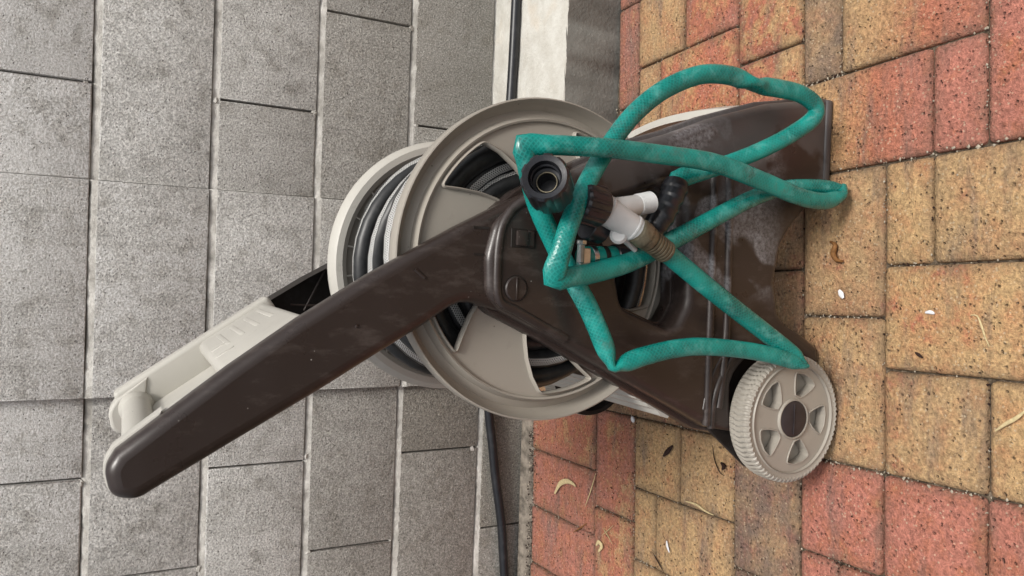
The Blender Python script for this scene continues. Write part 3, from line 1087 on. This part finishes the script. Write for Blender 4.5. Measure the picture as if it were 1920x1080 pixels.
# wheels
def wheel(yo, yi, hollow):
    """yo = outside face, yi = inside face"""
    s = 1 if yi > yo else -1
    a = Vector((WC.x, yo, WC.z))
    b = Vector((WC.x, yi, WC.z))
    w = abs(yi - yo)
    seg = 360
    prof = [(0.0700, 0.0040), (0.0712, 0.0012), (0.0725, 0.0030), (0.0770, 0.0022), (0.0800, 0.0008), (0.0832, 0.0030), (0.0846, 0.0065)]
    m = 5
    for i in range(m):
        prof.append((0.0850 - 0.0004 * abs(i - 2), 0.008 + (w - 0.014) * i / (m - 1)))
    prof += [(0.0843, w - 0.0045), (0.0825, w), (0.0760, w), (0.0740, 0.021), (0.0700, 0.0200)]

    def mod(k, i, r):
        if 4 <= i <= 12:
            sh = {4: 0, 5: 0, 6: 0, 7: 0, 8: 1, 9: 2, 10: 1, 11: 0, 12: 0}[i]
            return r - (0.0019 if (k + sh) % 5 < 2 else 0.0)
        return r
    part = obj('wheel', join(lathe(prof, a, b, seg, True, mod), lathe([(0.0705, 0.020), (0.012, 0.0205)], a, b, 64)), M['beige'], cart, 30)
    pockets = []
    for k in range(5):
        an = 62 + 72 * k
        P = []
        for (r, t) in ((0.0300, -16), (0.039, -27), (0.050, -32), (0.0585, -33), (0.0612, -20), (0.0618, -6), (0.0610, 7), (0.0520, 8), (0.0400, 7), (0.0310, 4)):
            P.append((r * math.cos(R(an + t)), r * math.sin(R(an + t)), 0.004))
        pockets.append(fillet(P, 0.0, 4))
    disc = plate(arc(0, 0, 0.0705, 0, 357.5, 143), pockets, 0.0, 0.0150, 0.0012, 2)
    if s < 0:
        disc.transform(Matrix.Rotation(math.pi, 4, 'Z'))
    disc.transform(Matrix.Translation(Vector((WC.x, yo + s * 0.0045, WC.z))))
    obj('wheel_disc', disc, M['beige'], part, 40)
    for pk in pockets:
        path = []
        for x, z in pk:
            p = Vector((WC.x + x * s, yo + s * 0.0042, WC.z + z))
            if not path or (p - path[-1]).length > 0.001:
                path.append(p)
        if (path[0] - path[-1]).length < 0.001:
            path.pop()
        obj('pocket_lip', tube(path, 0.0011, 6, ref=Vector((0, 1, 0)), closed=True), M['beige'], part, 60)
    obj('hub_cap', lathe([(0, -0.0012), (0.0195, -0.0006), (0.0232, 0.0008), (0.0243, 0.006)], a + Vector((0, s * 0.001, 0)), b, 48), M['cap'], part, 40)
    obj('hub_ring', lathe([(0.0240, 0.006), (0.0242, 0.0012), (0.0256, 0.0010), (0.0268, 0.0048)], a, b, 48), M['beige'], part, 40)
    obj('cap_seam', box(WC.x - 0.0195, WC.x + 0.0195, yo - 0.0008 * s - 0.0004, yo + 0.0012, WC.z + 0.0012, WC.z + 0.0020), M['cap'], part, None)
    if hollow:
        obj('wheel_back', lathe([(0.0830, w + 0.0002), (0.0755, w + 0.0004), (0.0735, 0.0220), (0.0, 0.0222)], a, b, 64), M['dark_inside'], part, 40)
    return part


wheel(-0.863, -0.830, False)
wheel(-0.338, -0.384, True)

# ------------------------------------------------------------------ black hose wound on the drum
pts = []
rng = random.Random(11)
HR = 0.0128
lay = [(0.098, -0.762, -0.519, 9.4), (0.1215, -0.519, -0.762, 9.2), (0.1430, -0.762, -0.517, 9.0)]
ph = 0.0
for (r, y0, y1, turns) in lay:
    n = int(turns * 40)
    for i in range(n):
        t = i / n
        a = 2 * math.pi * turns * t + ph
        wob = 0.010 * math.sin(a * 0.5 + 1.3) * (1 if r > 0.12 else 0.3) + 0.006 * math.sin(a * 1.37)
        y = y0 + (y1 - y0) * t + wob
        y = max(-0.770, min(-0.512, y))
        rr = r + 0.0035 * math.sin(a * 0.77 + r * 80) + (0.004 * math.sin(a * 0.31) if r > 0.13 else 0)
        if r > 0.13:
            rr += 0.010 * max(0.0, min(1.0, (y + 0.60) / 0.06))
        pts.append(Vector((0.071 + rr * math.cos(a), y, DC.z + rr * math.sin(a))))
    ph += 2 * math.pi * turns
# two stray wraps crossing the winding
for (y0, y1, r) in ((-0.53, -0.72, 0.1515), (-0.72, -0.56, 0.1515)):
    for i in range(40):
        t = i / 40
        a = 2 * math.pi * t + ph
        pts.append(Vector((0.071 + r * math.cos(a), y0 + (y1 - y0) * (0.5 - 0.5 * math.cos(math.pi * t)), DC.z + r * math.sin(a))))
    ph += 2 * math.pi
class RadialRef: pass


def coil_tube(path, r, sides=12):
    """like tube(), with the tracer stripe turned slowly about the hose"""
    n = len(path)
    verts, faces, uvs = [], [], []
    d = 0
    Ls = []
    for i in range(n):
        if i:
            d += (path[i] - path[i - 1]).length
        Ls.append(d)
        T = (path[min(i + 1, n - 1)] - path[max(i - 1, 0)]).normalized()
        rad = Vector((path[i].x - 0.071, 0, path[i].z - DC.z)).normalized()
        e2 = T.cross(rad).normalized()
        e1 = e2.cross(T).normalized()
        tw = 1.2 * math.sin(d * 2.9) - 0.55
        for k in range(sides):
            a = 2 * math.pi * k / sides + tw + math.pi
            verts.append(path[i] + (e1 * math.cos(a) + e2 * math.sin(a)) * r)
    for i in range(n - 1):
        for k in range(sides):
            k2 = (k + 1) % sides
            faces.append((i * sides + k, i * sides + k2, (i + 1) * sides + k2, (i + 1) * sides + k))
            uvs += [(Ls[i], k / sides), (Ls[i], (k + 1) / sides), (Ls[i + 1], (k + 1) / sides), (Ls[i + 1], k / sides)]
    me = mesh_py(verts, faces)
    uv = me.uv_layers.new(name='UVMap')
    for i, c in enumerate(uvs):
        uv.data[i].uv = c
    return me


tag(obj('wound_hose', coil_tube(pts, HR), M['coil'], None, 80), 'black garden hose with white tracer stripe wound on the reel drum', 'hose')

# ------------------------------------------------------------------ teal hose with kinks
VN = -fwd
DY = 0.013
segs = [
    [(1240, 466, -.900), (1290, 508, -.893), (1340, 549, -.889), (1420, 612, -.884), (1475, 655, -.888), (1507, 682, -.893)],
    [(1505, 686, -.894), (1470, 672, -.892), (1400, 657, -.890), (1300, 650, -.891), (1210, 667, -.886), (1152, 690, -.880)],
    [(1147, 688, -.879), (1130, 640, -.874), (1106, 583, -.868), (1085, 543, -.864), (1060, 497, -.862), (1033, 442, -.862), (1008, 385, -.866), (994, 335, -.878), (986, 296, -.894), (979, 272, -.897)],
    [(996, 271, -.899), (1060, 273, -.905), (1140, 278, -.910), (1240, 290, -.906), (1340, 306, -.902), (1430, 340, -.896), (1500, 369, -.890), (1545, 377, -.885), (1576, 368, -.880)],
    [(1577, 356, -.872), (1530, 351, -.868), (1465, 354, -.866), (1400, 377, -.866), (1320, 419, -.866), (1250, 456, -.868), (1180, 491, -.878), (1110, 512, -.890), (1062, 520, -.898), (1040, 524, -.900)],
    [(1040, 508, -.902), (1052, 470, -.905), (1066, 425, -.904), (1088, 370, -.900), (1120, 308, -.889), (1150, 262, -.880), (1190, 212, -.880), (1245, 168, -.880), (1310, 141, -.880), (1365, 141, -.880), (1405, 155, -.880)],
    [(1418, 160, -.880), (1460, 166, -.880), (1500, 176, -.880), (1527, 196, -.880), (1527, 219, -.880), (1490, 248, -.877), (1430, 280, -.872), (1360, 308, -.866), (1305, 326, -.864), (1283, 331, -.864)],
    [(1270, 337, -.864), (1267, 352, -.864)],
]
# at each kink: (scale in the picture plane, scale across, reach)
KINK = {0: (0.42, 1.25, 0.012), 1: (0.45, 1.2, 0.012), 2: (1.10, 0.62, 0.012), 3: (0.70, 1.15, 0.012), 4: (1.14, 0.75, 0.012), 5: (0.66, 1.35, 0.008), 6: (1.10, 0.8, 0.010)}
path, sect = [], []
for si, sgm in enumerate(segs):
    pts3 = [AT(p[0], p[1], p[2] + DY) for p in sgm]
    cr = catmull(pts3, 0.004)
    path += cr
    L = len(cr)
    for i in range(L):
        a1, a2 = 1.0, 1.0
        for kk, dist in ((si - 1, i * 0.004), (si, (L - 1 - i) * 0.004)):
            if kk in KINK:
                k1, k2, rc = KINK[kk]
                wgt = math.exp(-(dist / rc) ** 2)
                a1 += (k1 - 1) * wgt
                a2 += (k2 - 1) * wgt
        sect.append((a1, a2))
teal = obj('garden_hose', tube(path, 0.0110, 20, ref=VN, sec=lambda i: (sect[i][0] * (1.0 + 0.05 * math.sin(i * 0.05)), sect[i][1] * (0.80 + 0.12 * math.sin(i * 0.037 + 1)))), M['teal'], None, 50)
teal['label'] = 'kinked teal garden hose looped loosely over the front of the reel cart'
teal['category'] = 'hose'


def AF(u, v, y):
    return AT(u, v, y + DY)


# brass end and taped end of the teal hose
br = [AF(1197, 434, -.902), AF(1221, 452, -.902), AF(1250, 474, -.899)]
d = (br[1] - br[0]).normalized()
L1 = (br[1] - br[0]).length
obj('brass_nut', lathe([(0.010, -0.002), (0.0142, -0.002), (0.0152, 0.0), (0.0152, L1 * 0.5), (0.0142, L1 * 0.55), (0.0142, L1 * 0.85), (0.0130, L1), (0.010, L1)], br[0], br[1], 12), M['brass'], teal, 30)
L2 = (br[2] - br[1]).length
prof = [(0.009, 0)]
h = 0.0
while h < L2 - 0.003:
    prof += [(0.0130, h), (0.0133, h + 0.0012), (0.0130, h + 0.0030), (0.0118, h + 0.0036), (0.0118, h + 0.0042)]
    h += 0.0046
prof += [(0.0120, L2), (0.009, L2)]
obj('ferrule', lathe(prof, br[1], br[2], 28), M['brass'], teal, 30)
tp = catmull([AF(1268, 342, -.866), AF(1260, 368, -.869), AF(1248, 392, -.870), AF(1234, 415, -.868), AF(1220, 440, -.862), AF(1205, 468, -.840)], 0.002)
tw_r = lambda i: 0.0142 + 0.0018 * ((i % 6) / 6.0) + 0.0008 * math.sin(i * 0.35)
obj('tape_wrap', tube(tp, tw_r, 18), M['tape'], teal, 50)

# ------------------------------------------------------------------ white Y connector and its couplings
yv = empty('y_connector', AF(1150, 400, -0.885))
tag(yv, 'white plastic Y shaped tap connector with black coupling held by the teal hose', 'hose connector')
yc = -0.888
A0, A1 = AF(1122, 386, yc), AF(1201, 436, -.898)
body = rod(A0, A1, 0.0172, 0.0138, 24)
branch = rod(AF(1138, 396, yc), AF(1196, 384, yc + 0.004), 0.0138, 0.0115, 24)
obj('valve_body', join(body, rod(AF(1112, 381, yc), AF(1132, 393, yc), 0.0186, 0.0180, 24)), M['white'], yv)
obj('branch', branch, M['white'], yv)
for (t0, t1, rr) in ((0.16, 0.22, 0.0176), (0.80, 0.86, 0.0152)):
    obj('moulded_ring', rod(A0.lerp(A1, t0), A0.lerp(A1, t1), rr, rr, 24, 0.0008), M['white'], yv)
b0, b1 = AF(1194, 384.5, yc + 0.004), AF(1220, 379, yc + 0.006)
L = (b1 - b0).length
prof = [(0.008, 0)]
h = 0
while h < L - 0.001:
    prof += [(0.0118, h), (0.0126, h + 0.0009), (0.0118, h + 0.0018)]
    h += 0.0022
prof += [(0.0115, L), (0.0095, L), (0.0095, L - 0.012), (0, L - 0.012)]
obj('threaded_outlet', lathe(prof, b0, b1, 28), M['white'], yv)
obj('valve_knob', join(rod(AF(1160, 440, -.875), AF(1160, 441, -.896), 0.0105, 0.0098, 20, 0.003), rod(AF(1170, 448, -.885), AF(1192, 470, -.88), 0.004, 0.003, 10)), M['white'], yv)


def ribbed(a, b, r, n, depth=0.0016, inner=None, seg=None):
    seg = n * 8
    L = (Vector(b) - Vector(a)).length

    def mod(k, i, rr):
        return rr - depth if (k % 8 < 3 and 1 < i < 5) else rr
    prof = [(0 if inner is None else inner, 0), (r - 0.003, 0), (r - 0.0005, 0.0025), (r, 0.006), (r, L - 0.004), (r - 0.002, L), (0, L)]
    if inner is not None:
        prof = [(0, 0.044), (inner * 0.55, 0.044), (inner * 0.60, 0.022), (inner * 0.86, 0.020), (inner, 0.002)] + prof[1:]

        def mod(k, i, rr):
            return rr - depth if (k % 8 < 3 and 6 <= i <= 8) else rr
    return lathe(prof, a, b, seg, False, mod)


obj('coupling', ribbed(AF(1082, 376, -.892), AF(1124, 389, yc), 0.0235, 14), M['black'], yv, 35)
obj('coupling_sleeve', rod(AF(1100, 420, -.872), AF(1128, 432, -.868), 0.017, 0.016, 20), M['black'], yv)
# loose swivel nut facing the camera
nf, nb = AF(1021, 331, -.945), AF(1033, 360, -.902)
nut = obj('swivel_nut', ribbed(nf, nb, 0.0245, 10, 0.0014, 0.0165), M['black'], None, 35)
tag(nut, 'open black ribbed plastic hose nut resting beside the white connector', 'hose nut')
nl = (nb - nf).length
nd = (nb - nf).normalized()
obj('thread_ring', lathe([(0.0135, 0.010), (0.0150, 0.0085), (0.0160, 0.010), (0.0150, 0.0115)], nf, nb, 40, True), M['black'], nut, 40)
obj('washer', lathe([(0.0092, 0.0205), (0.0097, 0.0190), (0.0104, 0.0190), (0.0110, 0.0205)], nf, nb, 32), M['brass'], nut, 40)

# clamped stub under the loop
st = empty('clamped_hose_stub', AF(1120, 480, -0.866))
tag(st, 'short teal hose stub with steel worm clamp tucked under the hose loop', 'hose stub')
obj('stub', rod(AF(1088, 484, -.866), AF(1152, 482, -.866), 0.0128, 0.0128, 20), M['teal'], st)
obj('black_collar', rod(AF(1150, 482, -.866), AF(1196, 478, -.864), 0.0145, 0.0140, 20), M['black'], st)
for u in (1104, 1126):
    a, b = AF(u, 483.4, -.866), AF(u + 8, 483.2, -.866)
    obj('clamp_band', lathe([(0.0130, 0), (0.0136, 0.0005), (0.0136, (b - a).length), (0.0130, (b - a).length)], a, b, 28), M['steel'] if u == 1104 else M['dark_inside'], st)
q0, q1 = AF(1090, 450, -.884), AF(1088, 494, -.884)
obj('clamp_screw', join(rod(q0, q1, 0.0042, 0.0042, 10), rod(q0 + (q0 - q1) * 0.02, q0.lerp(q1, 0.22), 0.0058, 0.0058, 6), box(q1.x - .002, q0.x - .008, -.873, -.865, q0.z - .012, q0.z + .002, .001)), M['steel'], st)

# ------------------------------------------------------------------ litter on the paving
def strip(pts, w, mat, name, label, cat, z=0.003, thick=0.0012, group=None):
    P = [ATZ(u, v, z) for u, v in pts]
    cr = catmull(P, 0.003)
    n = len(cr)
    me = tube(cr, lambda i: w * (0.35 + 0.65 * math.sin(math.pi * min(0.97, max(0.05, i / max(1, n - 1))))), 7, ref=Vector((0, 0, 1)), sec=lambda i: (1.0, thick / w))
    return tag(obj(name, me, mat, None, 60), label, cat, group)


strip([(1040, 925), (1050, 907), (1062, 902), (1073, 906), (1079, 912)], 0.006, M['straw'], 'dry_leaf', 'pale yellow curled leaf on the red pavers near the wall', 'leaf', 0.004, 0.002)
strip([(1118, 1022), (1122, 1016), (1128, 1024), (1122, 1034)], 0.005, M['straw'], 'leaf_scrap', 'small cream leaf scrap among the litter at the photo edge', 'leaf', 0.004, 0.002)
strip([(1244, 855), (1252, 846), (1261, 836)], 0.0045, M['bark'], 'bark_chip', 'dark bark chip on the ochre pavers left of the wheel', 'bark chip', 0.004, 0.003)
strip([(1820, 591), (1832, 592), (1840, 610), (1847, 632), (1855, 650)], 0.0013, M['straw'], 'straw', 'bent pale straw on the ochre paver before the cart', 'straw', 0.002)
strip([(1735, 586), (1744, 585), (1752, 588)], 0.0026, M['chip'], 'seed_husk', 'pale seed husk lying next to the bent straw', 'seed', 0.002, 0.002)
strip([(1866, 808), (1885, 795), (1905, 784), (1925, 768)], 0.0022, M['straw'], 'dry_grass', 'split pale dry grass on the ochre paver nearest the camera', 'grass', 0.003, 0.0014)
strip([(1557, 453), (1566, 460), (1562, 475), (1568, 487), (1580, 490)], 0.004, M['dead'], 'dead_leaf', 'shrivelled brown leaf on the paver in front of the panel arch', 'leaf', 0.004, 0.004)
strip([(1573, 544), (1577, 551), (1581, 559)], 0.0042, M['chip'], 'paint_chip', 'white paint flake on the paver in front of the panel arch', 'flake', 0.003, 0.001)
strip([(1185, 781), (1188, 792)], 0.0042, M['chip'], 'white_pebble', 'white pebble in the joint behind the left wheel', 'pebble', 0.003, 0.004)
strip([(1250, 1014), (1251, 1024), (1255, 1036)], 0.0030, M['chip'], 'bird_dropping', 'white splash on the ochre paver at left picture edge', 'dropping', 0.002, 0.001)
strip([(1716, 661), (1722, 665), (1730, 671)], 0.0022, M['bark'], 'bark_flake', 'tiny grey bark flake on the ochre paver right of the wheel', 'bark chip', 0.002, 0.002)
strip([(1117, 888), (1107, 922), (1097, 950)], 0.0012, M['straw'], 'dry_stalk', 'thin dry stalk lying by the curled yellow leaf', 'stalk', 0.003)
strip([(1286, 940), (1305, 946), (1322, 958), (1338, 966)], 0.0020, M['straw'], 'root_fibre', 'frayed straw fibre along the ochre paver joint left of the wheel', 'straw', 0.003)
strip([(1224, 1036), (1233, 1052), (1244, 1072)], 0.0013, M['bark'], 'bent_twig', 'thin dark twig in the joint at left picture edge', 'twig', 0.003)
strip([(1336, 835), (1340, 862), (1350, 886), (1358, 892)], 0.0007, M['bark'], 'bent_wire', 'thin dark bent stem on the paver by the wheel', 'stem', 0.003)
strip([(1352, 868), (1358, 874), (1354, 880)], 0.0035, M['bark'], 'dark_clump', 'small black clump next to the wheel tread', 'clump', 0.004, 0.004)
strip([(1130, 990), (1140, 1005), (1148, 1020)], 0.0008, M['straw'], 'straw_wisp', 'longer loose straw wisp beside the cream leaf scrap', 'straw', 0.003, group='straw wisps')
strip([(1150, 985), (1138, 996), (1128, 1004)], 0.0008, M['straw'], 'straw_wisp', 'straw wisp crossing the longer wisp beside the cream leaf scrap', 'straw', 0.0045, group='straw wisps')
strip([(1100, 981), (1088, 990), (1075, 998)], 0.0016, M['dead'], 'brown_stalk', 'short brown stalk crossing the joint of the red pavers', 'stalk', 0.003)
strip([(1080, 82), (1075, 92), (1074, 115)], 0.0008, M['straw'], 'hair_straw', 'pale hair thin straw stuck to the dark footing face', 'straw', 0.05)

# grit and crumbs in the joints and on the bricks: nobody could count it
rng = random.Random(5)
V, Fc = [], []


def crumb(p, r):
    b = len(V)
    for d in ((1, 0, 0), (-1, 0, 0), (0, 1, 0), (0, -1, 0), (0, 0, 1), (0, 0, -1)):
        k = r * rng.uniform(0.5, 1.3)
        V.append((p[0] + d[0] * k, p[1] + d[1] * k, p[2] + d[2] * k * 0.7))
    for f in ((0, 2, 4), (2, 1, 4), (1, 3, 4), (3, 0, 4), (2, 0, 5), (1, 2, 5), (3, 1, 5), (0, 3, 5)):
        Fc.append(tuple(b + i for i in f))


cph, sph = math.cos(PHI), math.sin(PHI)


def st_xy(s, t):
    return s * cph - t * sph, s * sph + t * cph


edges = []
for (a, b, t0, t1) in cells:
    edges += [((a, t0), (b, t0)), ((a, t0), (a, t1))]
for (p, q) in edges:
    dens = rng.choice((3, 6, 12, 26))
    for i in range(dens):
        t = rng.random()
        s_, t_ = p[0] + (q[0] - p[0]) * t + rng.gauss(0, 0.0022), p[1] + (q[1] - p[1]) * t + rng.gauss(0, 0.0022)
        if -1.5 < t_ < -0.0 and -1 < s_ < 1.1:
            x, y = st_xy(s_, t_)
            crumb((x, y, -0.0035), rng.uniform(0.0008, 0.0020))
for i in range(60):
    t = rng.random()
    x, y = st_xy(0.176 + rng.gauss(0, .002), -0.82 - 0.5 * t)
    crumb((x, y, -0.002), rng.uniform(0.0007, 0.0028))
    x, y = st_xy(-0.226 + rng.gauss(0, .002), -0.79 - 0.5 * t)
    crumb((x, y, -0.002), rng.uniform(0.0007, 0.0028))
for i in range(170):
    x, y = st_xy(rng.uniform(-0.7, 0.7), rng.uniform(-1.2, -0.03))
    if x > 0.1 and y > -0.31:
        continue
    crumb((x, y, 0.0012), rng.uniform(0.0005, 0.0014))
for i in range(420):
    x = rng.uniform(-0.8, -0.05)
    crumb((x, rng.gauss(-0.02, 0.016), 0.004), rng.uniform(0.0006, 0.0022))
tag(obj('loose_grit', mesh_py(V, Fc), M['grit'], None, None), 'pale crumbs and grit scattered over the paving and in its joints', 'grit', kind='stuff')
# dark litter mixed with it
V, Fc = [], []
for (p, q) in edges:
    for i in range(rng.choice((1, 3, 6, 12))):
        t = rng.random()
        s_, t_ = p[0] + (q[0] - p[0]) * t + rng.gauss(0, 0.002), p[1] + (q[1] - p[1]) * t + rng.gauss(0, 0.002)
        if -1.5 < t_ < -0.0 and -1 < s_ < 1.1:
            x, y = st_xy(s_, t_)
            crumb((x, y, -0.003), rng.uniform(0.0008, 0.0022))
for i in range(500):
    x, y = st_xy(rng.uniform(-0.7, 0.7), rng.uniform(-1.2, -0.03))
    if x > 0.1 and y > -0.31:
        continue
    crumb((x, y, 0.0012), rng.uniform(0.0005, 0.0016))
for i in range(500):
    x = rng.uniform(-0.8, -0.05)
    crumb((x, rng.gauss(-0.022, 0.018), 0.004), rng.uniform(0.0007, 0.003))
for i in range(900):
    x, y = st_xy(rng.uniform(-0.75, -0.10), rng.uniform(-0.72, -0.01))
    crumb((x, y, 0.001), rng.uniform(0.0005, 0.0020))
tag(obj('dark_litter', mesh_py(V, Fc), M['bark'], None, None), 'dark soil crumbs scattered over the paving and in its joints', 'litter', kind='stuff')
